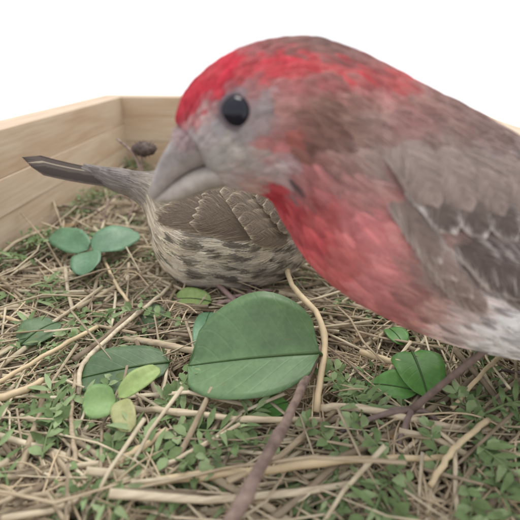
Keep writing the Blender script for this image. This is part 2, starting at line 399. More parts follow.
# dark leaf lower left, with a young pale sprig lying on it
leaf('leaf', G(170, 362, .35), G(74, 380, .3), 1.25, LEAF_DARK, 'broad dark green leaf half under the pale young shoot', 'leaf', None, prof='oval', fold=.1, droop=.04, up=(0, -.35, 1), seed=5)
ys = empty('young_shoot', G(118, 402, .3), 'pale yellow-green young shoot of three small leaves lying on a dark leaf', 'shoot')
leaf('leaf_blade', G(118, 398, .75), G(160, 368, .95), .48, LEAF_YOUNG, parent=ys, prof='oval', fold=.3, up=(0, -.5, 1), seed=6)
leaf('leaf_blade', G(116, 400, .75), G(82, 406, .85), .72, LEAF_PALE, parent=ys, prof='oval', fold=.25, up=(0, -.6, 1), seed=7)
o = leaf('leaf_blade', G(120, 400, .75), G(130, 432, .6), .48, LEAF_YEL, parent=ys, prof='oval', fold=.2, up=(0, -.5, 1), seed=8)
V, Fc = tube(spline([G(118, 399, .75), G(112, 425, .4), G(118, 450, .1)], 7), .04, 6); mesh('stalk', V, Fc, RIB, ys)
leaf('leaf', G(412, 352, .5), G(428, 398, .35), 1.2, LEAF_FRESH, 'bright green heart-shaped leaf under the red bird', 'leaf', None, prof='heart', fold=.18, droop=.06, up=(-.1, -.4, 1), seed=9)
leaf('leaf', G(418, 392, .3), G(366, 384, .2), .75, LEAF_FRESH, 'narrow deep green leaf left of the heart-shaped leaf', 'leaf', None, prof='lance', fold=.3, droop=.08, up=(0, -.3, 1), seed=10)
leaf('leaf', G(388, 328, .2), G(404, 345, .2), .6, LEAF_FRESH, 'small bright green leaf just below the red breast', 'leaf', None, prof='oval', fold=.2, up=(0, -.3, 1), seed=11)
leaf('leaf', G(288, 402, .3), G(252, 418, .2), .55, LEAF_FRESH, 'small bright green leaf peeping from below the large folded leaf', 'leaf', None, prof='oval', fold=.2, up=(0, -.3, 1), seed=12)
leaf('leaf', G(212, 302, .3), G(172, 300, .2), .75, LEAF_YOUNG, 'small yellow-green leaf near the feet of the brown bird', 'leaf', None, prof='oval', fold=.2, up=(0, -.4, 1), seed=13)
leaf('leaf', G(166, 322, .2), G(138, 316, .15), .85, LEAF_DARK, 'small dark leaf between crossing straws left of the large folded leaf', 'leaf', None, prof='oval', fold=.15, up=(0, -.4, 1), seed=14)
leaf('leaf', G(200, 352, .3), G(210, 312, .35), .6, LEAF_CLOVER, 'narrow grey-green leaf tucked behind the large folded leaf', 'leaf', None, prof='oval', fold=.2, up=(0, -.4, 1), seed=15)
leaf('leaf', G(20, 345, .3), G(58, 322, .35), 1.0, LEAF_DARK, 'grey-green leaf among straws at the left edge', 'leaf', None, prof='oval', fold=.15, up=(0, -.4, 1), seed=16)

# ---- weed sprigs woven into the nest
def sprig(p, L, ang, seed, kind):
    g = np.random.default_rng(seed); d = np.array([math.cos(ang), math.sin(ang), .15]); n = 7
    pts = [p + d * L * t + np.array([0, 0, .35 * L * math.sin(t * 2.2) * .5]) + g.normal(size=3) * .03 for t in np.linspace(0, 1, n)]
    parts = [tube(pts, np.linspace(.035, .018, n), 4)]
    for i in range(1, n):
        for sd in (-1, 1) if i < n - 1 else (-1, 0, 1):
            q = nrm(d * (.5 if sd else 1) + sd * np.array([-d[1], d[0], 0]) + g.normal(size=3) * .22 + np.array([0, 0, .2]))
            l = (.32 if kind == 0 else .55) * g.uniform(.7, 1.2)
            V, Fc, uv, mid, u = blade(pts[i], pts[i] + q * l, l * (.55 if kind == 0 else .22), nrm(np.array([0, -.3, 1]) + g.normal(size=3) * .3), fold=.3, n=3, m=1, prof='lance' if kind else 'oval')
            parts.append((V, Fc))
    return join(parts)
spots = [(60, 262), (42, 268), (24, 262), (72, 300), (92, 298), (100, 310), (84, 316), (62, 318), (30, 300), (14, 330), (150, 425), (165, 440), (148, 455), (60, 455), (40, 470), (20, 462), (75, 440),
         (345, 385), (360, 395), (335, 400), (352, 405), (470, 425), (490, 418), (505, 440), (480, 445), (455, 440), (460, 475), (490, 480), (440, 485), (395, 480), (350, 470), (300, 460), (285, 440),
         (495, 395), (510, 385), (450, 395), (190, 330), (178, 352), (180, 375), (200, 430), (220, 420), (215, 455), (120, 340), (50, 350), (30, 410), (12, 435), (110, 480), (180, 492), (370, 505), (240, 505), (420, 508), (60, 500), (500, 505), (215, 475), (320, 490), (12, 500)]
for k, (x, y) in enumerate(spots):
    p = G(x, y, .05); p[2] = H(p[0], p[1]) + .1
    V, Fc = sprig(p, random.uniform(.9, 1.7), random.uniform(0, 6.28), 300 + k, k % 2)
    mesh('sprig', V, Fc, SPRIG, nest)

# ---- low green ground cover in patches
gq = np.random.default_rng(77); parts = []; cnt = 0
for _ in range(70000):
    if cnt > 15000: break
    a, b_ = gq.uniform(.2, WID - .2), gq.uniform(.3, DEP - .3); p = inbox(a, b_); dn = vnoise(np.array([[p[0], p[1]]]), .55, 41)[0] + .25 * vnoise(np.array([[p[0], p[1]]]), 1.6, 42)[0]
    if dn < .02 or np.hypot((p[0] - LB[0]) / 2.2, (p[1] - LB[1]) / 1.4) < 1 or p[1] > 14.5 and p[0] > -5: continue
    cnt += 1; h = float(H(p[0], p[1])) + gq.uniform(-.1, .38); an = gq.uniform(0, 6.28); l = gq.uniform(.10, .30); el = gq.uniform(-.2, .9)
    dv = np.array([math.cos(an) * math.cos(el), math.sin(an) * math.cos(el), math.sin(el)]); sv = np.array([-math.sin(an), math.cos(an), gq.normal() * .3]); o3 = np.array([p[0], p[1], h]); wd = l * gq.uniform(.12, .3)
    parts.append((np.array([o3, o3 + dv * l * .5 + sv * wd, o3 + dv * l - np.array([0, 0, .05]), o3 + dv * l * .5 - sv * wd, o3 + dv * l * .5 + np.array([0, 0, -.02])]), [(0, 4, 1), (4, 2, 1), (0, 3, 4), (4, 3, 2)]))
V, Fc = join(parts); o = mesh('ground_cover', V, Fc, SPRIG, nest); o['kind'] = 'stuff'

# ---- crumbs, seed husks and scraps of dead leaf
HUSK = mat_mass('husk', (66, 52, 42), (112, 88, 66), (168, 142, 108)); parts = []
for _ in range(1500):
    p = inbox(gq.uniform(.3, WID - .3), gq.uniform(.3, DEP - .3)); h = float(H(p[0], p[1])) + gq.uniform(-.15, .2); r_ = gq.uniform(.03, .085); ax = gq.normal(size=(6, 3)) * .25
    o6 = np.array([[1.6, 0, 0], [-1.6, 0, 0], [0, 1, 0], [0, -1, 0], [0, 0, .6], [0, 0, -.6]]) + ax; m3 = np.array(Euler(gq.uniform(0, 6, 3)).to_matrix())
    parts.append((o6 @ m3.T * r_ + np.array([p[0], p[1], h]), [(0, 2, 4), (2, 1, 4), (1, 3, 4), (3, 0, 4), (2, 0, 5), (1, 2, 5), (3, 1, 5), (0, 3, 5)]))
V, Fc = join(parts); o = mesh('crumbs', V, Fc, HUSK, nest, False); o['kind'] = 'stuff'
DEAD = mat_plain('dead_leaf', (142, 120, 94), .8, .15, .35, 220, .5)
for k in range(46):
    p = inbox(gq.uniform(.8, WID - .8), gq.uniform(1.5, DEP - 1.0)); h = float(H(p[0], p[1])) + gq.uniform(.0, .22); an = gq.uniform(0, 6.28); l = gq.uniform(.35, .8)
    if p[1] < 8: continue
    if np.hypot((p[0] - LB[0]) / 2.4, (p[1] - LB[1]) / 1.6) < 1: continue
    q0 = np.array([p[0], p[1], h]); q1 = q0 + l * np.array([math.cos(an), math.sin(an), gq.normal() * .2])
    V, Fc, uv, mid, u = blade(q0, q1, l * gq.uniform(.2, .5), nrm(np.array([gq.normal() * .4, -.3, 1])), fold=gq.uniform(-.6, .8), droop=gq.uniform(-.15, .25), n=5, m=2, prof='lance' if k % 2 else 'oval', wave=.12, seed=k)
    mesh('leaf_scrap', V, Fc, DEAD, nest)

# ---- prominent stems: things of their own lying on top
def stem(name, pts, r, mat, label, cat, group=None, sides=8, n=16, knots=0, seed=0):
    P = spline([G(*p) for p in pts], n); rr = np.linspace(r[0], r[1], n); g = np.random.default_rng(seed)
    rr = rr * (1 + .035 * g.normal(size=n)); P[1:-1] += g.normal(size=(n - 2, 3)) * .012
    if knots:
        for k in range(knots): rr[(k + 1) * n // (knots + 1)] *= 1.25
    V, Fc = tube(P, rr, sides); o = mesh(name, V, Fc, mat, None, loc=P[0]); return tag(o, label, cat, group)
stem('twig', [(326, 336, .6), (305, 382, .85), (282, 430, 1.0), (250, 486, 1.1), (228, 530, 1.0)], (.06, .135), TWIG, 'thick purplish brown twig slanting up from the bottom beside the large folded leaf', 'twig', knots=3, seed=1)
stem('straw', [(284, 253, .9), (292, 285, .95), (316, 312, .9), (325, 345, .75), (319, 385, .6), (316, 412, .35)], (.085, .075), PALE, 'bent pale straw arching upright between the two birds', 'straw', knots=1, seed=2)
stem('straw', [(76, 494, .35), (170, 480, .5), (260, 470, .55), (350, 460, .5), (446, 457, .35)], (.085, .06), PALE, 'long pale straw lying straight across the front of the nest', 'straw', knots=2, seed=3)
stem('straw', [(-14, 390, .5), (30, 364, .6), (62, 346, .6), (97, 327, .5)], (.05, .06), PALE, 'thin whitish straw rising from the left edge, ending above the other pale stub', 'straw', seed=4)
stem('straw', [(-14, 402, .5), (20, 391, .55), (44, 380, .5)], (.085, .07), PALE, 'short pale stub of straw at the left edge', 'straw', seed=5)
stem('straw', [(78, 395, .25), (82, 366, .5), (112, 335, .6), (150, 304, .55), (172, 285, .4)], (.06, .055), STRAW, 'brown straw running diagonally up beside the dark leaf', 'straw', knots=2, seed=6)
stem('straw', [(104, 258, .4), (116, 284, .5), (128, 302, .45)], (.06, .05), PALE, 'short pale straw slanting down from the clover leaf', 'straw', seed=7)
stem('straw', [(76, 372, .3), (72, 410, .45), (74, 445, .4), (78, 484, .2)], (.05, .05), STRAW, 'brown straw standing upright on the lower left', 'straw', seed=8)
stem('cut_stem', [(114, 466, .35), (140, 449, .5), (167, 430, .4)], (.085, .07), PALE, 'short thick pale cut stem below the young shoot', 'stem', seed=9)
stem('cut_stem', [(124, 338, .35), (160, 344, .45), (204, 353, .4)], (.085, .09), STRAW, 'thick brown cut stem running to the left end of the large folded leaf', 'stem', seed=10)
stem('straw', [(-6, 314, .3), (14, 320, .4), (36, 329, .35)], (.06, .05), PALE, 'short pale straw at the left edge level with the feet of the brown bird', 'straw', seed=11)
stem('cut_stem', [(360, 352, .3), (395, 362, .45), (428, 371, .4)], (.08, .08), PALE, 'short pale cut stem lying on the heart-shaped leaf', 'stem', seed=12)
stem('straw', [(430, 486, .4), (455, 448, .6), (488, 420, .55)], (.055, .06), PALE, 'pale straw leaning at the lower right below the red bird', 'straw', seed=13)
stem('straw', [(318, 408, .3), (360, 408, .45), (430, 424, .4), (472, 430, .3)], (.09, .07), STRAW, 'brown straw under the toes of the red bird', 'straw', seed=14)
stem('straw', [(120, 408, .2), (180, 412, .4), (250, 420, .45), (320, 420, .35)], (.07, .06), STRAW, 'long brown straw lying below the large folded leaf', 'straw', knots=2, seed=15)
stem('straw', [(504, 352, .6), (484, 372, .65), (452, 408, .45)], (.05, .05), PALE, 'thin pale straw hanging below the white belly at the right edge', 'straw', seed=16)

stem('twig', [(44, 204, .9), (66, 206, .8), (96, 210, .6), (112, 222, .2)], (.035, .05), TWIG, 'thin bare twig leaning against the left wall below the brown tail', 'twig', sides=5, seed=21)
stem('twig', [(100, 230, .1), (108, 203, .8), (122, 196, 1.0), (133, 204, .8), (126, 222, .2)], (.06, .05), TWIG, 'looped brown twig behind the clover leaf', 'twig', sides=6, seed=22)
stem('twig', [(128, 214, .3), (146, 207, .8), (160, 208, .9), (170, 218, .4)], (.07, .05), TWIG, 'short dark twig under the tip of the pale bill', 'twig', sides=6, seed=23)
# dried seed head by the back corner
d0 = 17.6
sh = empty('seed_head', U(150, 205, d0), 'dried dark seed head on a bent twig by the back corner', 'seed head')
V, Fc = tube(spline([U(158, 230, d0), U(146, 190, d0), U(137, 160, d0), U(128, 148, d0 + .2), U(117, 139, d0 + .4)], 12), np.linspace(.09, .05, 12), 6); mesh('stalk', V, Fc, TWIG, sh)
V, Fc = tube(spline([U(144, 178, d0), U(141, 165, d0), U(143, 155, d0)], 6), .05, 6); mesh('stalk', V, Fc, TWIG, sh)
V, Fc = [], []; c = U(144, 149, d0); n = 14
for j in range(9):
    th = math.pi * j / 8
    for i in range(n):
        a = 2 * math.pi * i / n; k = 1 + .14 * math.cos(5 * a) * math.sin(th) + .08 * random.uniform(-1, 1)
        V.append(c + np.array([.46 * math.cos(a) * math.sin(th) * k, .4 * math.sin(a) * math.sin(th) * k, .3 * math.cos(th) * k]))
for j in range(8):
    for i in range(n): Fc.append((j * n + i, j * n + (i + 1) % n, (j + 1) * n + (i + 1) % n, (j + 1) * n + i))
mesh('seed_ball', V, Fc, mat_plain('dried_seed', (92, 80, 74), .8, .2, .45, 500, .8), sh)
parts = []
for k in range(26):
    dv = nrm(rng.normal(size=3)); parts.append(tube([c + dv * np.array([.4, .34, .26]), c + dv * np.array([.6, .5, .42]) + rng.normal(size=3) * .04], [.022, .008], 4))
V, Fc = join(parts); mesh('bristles', V, Fc, TWIG, sh)['kind'] = 'stuff'

# ------------------------------------------------------------------ birds
class Bird:
    """profile drawn in its own sagittal plane (profile coordinates map to that plane), plus real lateral half-widths"""
    def __init__(s, anchor, depth, yaw, roll, secs, face):
        s.face = face                                        # +1 head to the right, -1 head to the left
        A = nrm(math.cos(yaw) * RT + math.sin(yaw) * FWD); B = nrm(math.cos(roll) * UP - math.sin(roll) * FWD); B = nrm(B - A * (A @ B))
        s.A, s.B = A, B; s.N = np.cross(A, B); s.N = s.N if s.N @ FWD < 0 else -s.N
        s.O = U(anchor[0], anchor[1], depth)
        k = np.array([(*q[0], *q[1], q[2]) for q in secs], float); s.K = k; s.ns = len(k)
        s.T = spline(k, 600)
    def pl(s, px, py):
        """profile point -> plane point (world cm)"""
        px = np.asarray(px, float); py = np.asarray(py, float)
        r = FWD + ((px - 260) / F)[..., None] * RT + ((260 - py) / F)[..., None] * UP
        t = ((s.O - CAM) @ s.N) / (r @ s.N); return CAM + r * t[..., None]
    def at(s, px, py, w): return s.pl(px, py) + np.asarray(w, float)[..., None] * s.N
    def sec(s, u):
        x = np.clip(np.asarray(u, float), 0, 1) * 599; i = np.minimum(x.astype(int), 598); f = (x - i)[..., None]
        return s.T[i] * (1 - f) + s.T[i + 1] * f
    def prof(s, u, phi):
        """phi 0 = back, pi/2 = near flank, pi = belly"""
        q = s.sec(u); cx, cy = (q[..., 0] + q[..., 2]) / 2, (q[..., 1] + q[..., 3]) / 2; dx, dy = (q[..., 0] - q[..., 2]) / 2, (q[..., 1] - q[..., 3]) / 2
        c, sn = np.cos(phi), np.sin(phi); return cx + dx * c, cy + dy * c, q[..., 4] * np.sign(sn) * np.abs(sn) ** .9
    def proj(s, X):
        q = np.asarray(X) - CAM; d = q @ FWD; return 260 + F * (q @ RT) / d, 260 - F * (q @ UP) / d
    def seen(s, x, y, w):
        """where a profile point of the near flank shows in profile-drawing coordinates of the flank view"""
        return s.proj(s.at(x, y, np.abs(w)))
    def inv(s, px, py):
        p = np.array([px, py], float)
        for _ in range(14):
            w_ = s.surf(p[0], p[1]); X = s.at(p[0:1], p[1:2], w_); a, c = s.proj(X); p += .7 * (np.array([px, py]) - [a[0], c[0]])
        return p
    def P(s, u, phi):
        x, y, w = s.prof(u, phi); return s.at(x, y, w)
    def grid(s):
        u, ph = np.meshgrid(np.linspace(0, 1, 240), np.linspace(.02, math.pi - .02, 160), indexing='ij')
        x, y, w = s.prof(u, ph); s.gx, s.gy, s.gw = x.ravel(), y.ravel(), w.ravel()
    def surf(s, px, py):
        px = np.atleast_1d(np.asarray(px, float)); py = np.atleast_1d(np.asarray(py, float)); out = np.empty(px.shape)
        for i in np.ndindex(px.shape):
            d = (s.gx - px[i]) ** 2 + (s.gy - py[i]) ** 2; k = np.argpartition(d, 6)[:6]; wt = 1 / (d[k] + 1); out[i] = (s.gw[k] * wt).sum() / wt.sum()
        return out
def painter(cps, sharp=2.3, gain=1.08):
    X = np.array([c[:2] for c in cps], float); Cc = np.array([lin(c[2]) for c in cps]); sat = (Cc.max(1) - Cc.min(1)) / Cc.max(1); kk = (.68 + .24 * np.clip((sat - .8) / .15, 0, 1))[:, None]; Cc = (Cc * kk + (1 - kk) * Cc.mean(1, keepdims=True)) * gain * np.where((sat > .8)[:, None], np.array([[1.04, 1.0, .84]]), 1.0) * np.where(sat > .8, .86, 1.06)[:, None] * np.where(((sat > .35) & (sat < .8))[:, None], np.array([[1.03, 1.03, .95]]), 1.0) + .012
    def f(px, py):
        px, py = np.asarray(px, float), np.asarray(py, float); sh = px.shape; q = np.stack([px.ravel(), py.ravel()], 1); out = np.empty((len(q), 3))
        for a in range(0, len(q), 20000):
            d2 = ((q[a:a + 20000, None] - X[None]) ** 2).sum(-1); w_ = 1 / (d2 + 30) ** sharp; out[a:a + 20000] = (w_ @ Cc) / w_.sum(1, keepdims=True)
        return out.reshape(*sh, 3)
    return f

def bird_body(b, root, paint, nu=110, nv=56):
    us = np.linspace(0, 1, nu); ph = np.linspace(0, 2 * math.pi, nv, endpoint=False); uu, pp = np.meshgrid(us, ph, indexing='ij')
    x, y, w_ = b.prof(uu, pp); V = b.at(x, y, w_).reshape(-1, 3); Fc = []
    for i in range(nu - 1):
        for j in range(nv): j2 = (j + 1) % nv; Fc.append((i * nv + j, (i + 1) * nv + j, (i + 1) * nv + j2, i * nv + j2))
    Fc.append(tuple(range(nv))); Fc.append(tuple((nu - 1) * nv + k for k in range(nv))[::-1])
    if b.face > 0: Fc = [f[::-1] for f in Fc]
    col = paint(*b.seen(x.ravel(), y.ravel(), w_.ravel())) * .8
    return mesh('body', V, Fc, SKIN, root, colors=col)

def plumage(b, root, paint, nf, nb, length, seed, avoid=(), umin=.0, umax=.97, streak=None, rad=.005, lift=.055, cvar=.08, jit=3.0):
    """overlapping small contour feathers, each a fan of fine barbs that follows the body's surface"""
    g = np.random.default_rng(seed)
    uu, pp = np.meshgrid(np.linspace(umin, umax, 160), np.linspace(0, 2 * math.pi, 120, endpoint=False), indexing='ij')
    e = 1e-3; Pu = (b.P(uu + e, pp) - b.P(uu - e, pp)) / (2 * e); Pv = (b.P(uu, pp + e) - b.P(uu, pp - e)) / (2 * e)
    area = np.linalg.norm(np.cross(Pu, Pv), axis=-1).ravel(); idx = g.choice(area.size, nf, p=area / area.sum())
    u = uu.ravel()[idx] + g.uniform(-.5, .5, nf) * (umax - umin) / 160; ph = pp.ravel()[idx] + g.uniform(-.5, .5, nf) * 2 * math.pi / 120
    Pu = (b.P(u + e, ph) - b.P(u - e, ph)) / (2 * e); Pv = (b.P(u, ph + e) - b.P(u, ph - e)) / (2 * e)
    lu, lv = np.linalg.norm(Pu, axis=-1), np.linalg.norm(Pv, axis=-1) + .15
    x, y, w_ = b.prof(u, ph); xs, ys = b.seen(x, y, w_); L, W = length(xs, ys); L = L * g.uniform(.8, 1.25, nf); W = W * g.uniform(.85, 1.2, nf)
    n = 5; t = np.linspace(0, 1, n)[None, None]; v = np.clip(np.linspace(-1, 1, nb)[None, :, None] + g.normal(size=(nf, nb, 1)) * .14, -1.1, 1.1)
    t0 = (.35 * (1 - np.abs(v))) * g.random((nf, nb, 1))
    tt = t0 + (1 - t0) * t * (1 - .22 * v ** 2) * (1 + .1 * g.normal(size=(nf, nb, 1)))
    side = v * np.sin(np.clip(tt, 0, 1) * 2.3) ** .8 * (.55 + .45 * t)
    skew = g.normal(size=(nf, 1, 1)) * .16
    U_ = u[:, None, None] + tt * (L / lu)[:, None, None]; H_ = ph[:, None, None] + (side * (W / lv)[:, None, None]) + skew * tt * (L / lv)[:, None, None]
    U_ = np.minimum(U_, 1.0); X, Y, Wl = b.prof(U_, H_); pos = b.at(X, Y, Wl)
    Nn = nrm(np.cross(Pu, Pv)); cen = b.at(*[(b.sec(u)[..., i] + b.sec(u)[..., i + 2]) / 2 for i in (0, 1)], 0 * u); P0 = b.P(u, ph); Nn = Nn * np.sign(((P0 - cen) * Nn).sum(-1))[:, None]
    lf = lift * L[:, None, None] * (.12 + np.sin(np.clip(tt, 0, 1) * 2.4)) * (1 - .5 * v ** 2) * g.uniform(.4, 1.4, (nf, 1, 1))
    pos = pos + Nn[:, None, None, :] * lf[..., None]
    base = paint(xs + g.normal(size=nf) * jit, ys + g.normal(size=nf) * jit); colr = base * np.exp(g.normal(size=(nf, 1)) * cvar)
    cb = np.repeat(colr[:, None, :], nb, 1) * np.exp(g.normal(size=(nf, nb, 1)) * .07)
    if streak is not None: cb = streak(cb, xs[:, None] + 0 * v[:, :, 0], ys[:, None] + 0 * v[:, :, 0], v[:, :, 0], g)
    ok = np.ones(nf, bool)
    for (cpx, cpy, rr) in avoid:
        q = np.hypot(X - cpx, Y - cpy).min((1, 2)); ok &= ~((q < rr) & True)
    pos = pos[ok].reshape(-1, n, 3); cb = np.clip(cb[ok].reshape(-1, 3), 0, .95)
    r = rad * np.array([.8, 1.0, 1.0, .8, .35])
    return hair('plumage', pos, r[None], cb, PLUM, root)

def loft(b, secs, n=14, m=14, close=True, p=1.0):
    k = spline(np.array([(*q[0], *q[1], q[2]) for q in secs], float), n); V, Fc = [], []
    for q in k:
        for j in range(m):
            a = 2 * math.pi * j / m; c, sn = math.cos(a), math.sin(a)
            V.append(b.at((q[0] + q[2]) / 2 + (q[0] - q[2]) / 2 * c, (q[1] + q[3]) / 2 + (q[1] - q[3]) / 2 * c, max(q[4], .004) * np.sign(sn) * abs(sn) ** p))
    for i in range(n - 1):
        for j in range(m): Fc.append((i * m + j, (i + 1) * m + j, (i + 1) * m + (j + 1) % m, i * m + (j + 1) % m))
    Fc.append(tuple(range(m))); Fc.append(tuple((n - 1) * m + j for j in range(m))[::-1]); return np.array(V), Fc

def eye(b, root, px, py, rpx_cm, side=1):
    w0 = float(b.surf(px, py)[0]); c = b.at(px, py, side * (w0 - rpx_cm * .42)); V, Fc = [], []; n, m = 20, 12
    for j in range(m + 1):
        th = math.pi * j / m
        for i in range(n):
            a = 2 * math.pi * i / n; V.append(c + rpx_cm * (b.A * math.sin(th) * math.cos(a) + b.B * math.sin(th) * math.sin(a) + b.N * side * math.cos(th)))
    for j in range(m):
        for i in range(n): Fc.append((j * n + i, j * n + (i + 1) % n, (j + 1) * n + (i + 1) % n, (j + 1) * n + i))
    o = mesh('eye', V, Fc, EYE, root)
    q = c + b.N * side * rpx_cm * .34; rr = rpx_cm * .97; P = [q + rr * (b.A * math.cos(a) + b.B * math.sin(a)) for a in np.linspace(0, 2 * math.pi, 25)]
    return o, P

BARBS = []
def feather(b, parent, root, tip, width, mat, layer=0.0, n=10, m=3, side=1, bow=0.0, name='feather', wfun=None, roundness=.62, nb=0, cols=None, var=.10):
    r, t_ = (b.inv(*root), b.inv(*tip)) if wfun is None else (np.array(root, float), np.array(tip, float)); d = t_ - r; L = np.hypot(*d); pn = np.array([-d[1], d[0]]) / L; V, uv = [], []
    Pc = b.pl(np.array([r[0], t_[0]]), np.array([r[1], t_[1]])); cmL = np.linalg.norm(Pc[1] - Pc[0]); k = L / cmL
    for i in range(n + 1):
        t = i / n; wd = min(1, (t + .04) / .3) ** .6 * math.sqrt(max(.0008, 1 - max(0, (t - roundness) / (1 - roundness)) ** 2))
        c = r + d * t + pn * bow * L * (1 - (2 * t - 1) ** 2)
        for j in range(-m, m + 1):
            v = j / m; q = c + pn * (width / 2 * k) * wd * v; V.append((q[0], q[1], v, t)); uv.append((t, v))
    V = np.array(V); wl = b.surf(V[:, 0], V[:, 1]) if wfun is None else wfun(V[:, 0], V[:, 1])
    # smooth along the vane so the feather stays a stiff, gently cupped sheet
    w2 = 2 * m + 1; A2 = wl.reshape(n + 1, w2); mean = A2.mean(1, keepdims=True); A2 = mean + (A2 - mean) * .7
    wl = A2.ravel() + layer * np.clip(V[:, 3] / .6, 0, 1) ** 1.2 - .10 * np.clip(1 - V[:, 3] / .5, 0, 1) * (wfun is None) + .05 * width * (1 - V[:, 2] ** 2) + .035 * V[:, 3]
    W3 = b.at(V[:, 0], V[:, 1], wl * side)
    Fc = [(i * w2 + j, i * w2 + j + 1, (i + 1) * w2 + j + 1, (i + 1) * w2 + j) for i in range(n) for j in range(2 * m)]
    if nb:
        g = np.random.default_rng(int(abs(r[0] * 13 + t_[1] * 7)) + 1); Gd = W3.reshape(n + 1, w2, 3)
        t0 = g.uniform(0, .93, nb); sg = g.choice([-1., 1.], nb); ve = sg * g.uniform(.75, 1.13, nb); q = np.linspace(0, 1, 5)[None]
        T_ = np.clip(t0[:, None] + q * (.24 + .16 * g.random((nb, 1))) * (1.15 - t0[:, None] * .6), 0, 1.0); Vv = ve[:, None] * q ** .85
        ti = T_ * n; i0 = np.clip(ti.astype(int), 0, n - 1); ft_ = (ti - i0)[..., None]; vi = (np.clip(Vv, -1.15, 1.15) + 1) * m; j0 = np.clip(vi.astype(int), 0, 2 * m - 1); fv = (vi - j0)[..., None]
        Pp = (Gd[i0, j0] * (1 - ft_) + Gd[i0 + 1, j0] * ft_) * (1 - fv) + (Gd[i0, j0 + 1] * (1 - ft_) + Gd[i0 + 1, j0 + 1] * ft_) * fv
        Pp = Pp + b.N * side * (.006 + .02 * g.random((nb, 1, 1)) * q[..., None]) + g.normal(size=(nb, 1, 3)) * .004
        ed = np.clip((np.maximum(np.abs(Vv) * cols[2], T_ ** 8) + .13 * g.normal(size=(nb, 1)) - .62) / .26, 0, 1)[..., None]
        cc_ = lin(cols[0]) * (1 - ed) + lin(cols[1]) * ed; cc_ = cc_ * np.exp(g.normal(size=(nb, 1, 1)) * var + g.normal() * .06)
        BARBS.append((Pp, cc_))
    return mesh(name, W3, Fc, mat, parent, uv=np.array(uv))

def foot(b, root, hip, ankle, toes, mat, r=.07):
    """leg: one continuous mesh of tarsus and toes, claws as children"""
    parts = []; hip, ankle = np.asarray(hip), np.asarray(ankle)
    mid = (hip + ankle) / 2; P = spline([hip, mid + np.array([0, 0, .02]), ankle], 12); rr = r * np.array([1.35, 1.15, 1.02, 1, .98, .97, .96, .96, .98, 1.02, 1.15, 1.2])
    parts.append(tube(P, rr, 9))
    claws = []
    for tp in toes:
        tp = np.asarray(tp); a = ankle; knk = a + (tp - a) * .5 + np.array([0, 0, .12]); Q = spline([a, knk, tp], 9)
        parts.append(tube(Q, r * np.array([1.05, .9, .82, .9, .78, .74, .8, .68, .5]), 8)); dirv = nrm(tp - knk)
        claws.append(spline([tp - dirv * .03, tp + dirv * .14 + np.array([0, 0, .0]), tp + dirv * .24 + np.array([0, 0, -.12])], 6))
    V, Fc = join(parts); o = mesh('leg', V, Fc, mat, root)
    for Q in claws:
        V, Fc = tube(Q, [.045, .043, .037, .03, .02, .006], 6); mesh('claw', V, Fc, CLAW, o)
    return o
CLAW = mat_plain('claw_horn', (86, 74, 72), .4, .4, .2, 500, .2)
def mat_bill(name, dark, mid, pale):
    m = M(name, .42, .3); v = m.coord((1, 1, 1), False); a = m.noise(v, 170, 5, .65); b2 = m.noise(v, 620, 4, .6)
    c = m.ramp(a, [(.32, lin(dark)), (.5, lin(mid)), (.68, lin(pale))]); d = m.ramp(b2, [(.35, (.8, .78, .76)), (.65, (1.06, 1.05, 1.04))]); m.base(m.mix(.8, c, d, 'MULTIPLY')); m.bump(b2, .3, .0002); return m.m
BILLU = mat_bill('bill_upper', (112, 103, 100), (138, 131, 128), (164, 156, 151))
BILLL = mat_bill('bill_lower', (140, 130, 124), (163, 155, 149), (184, 176, 169))
EYELID = mat_plain('eye_ring', (104, 92, 96), .7, .2, .2, 900, .3)

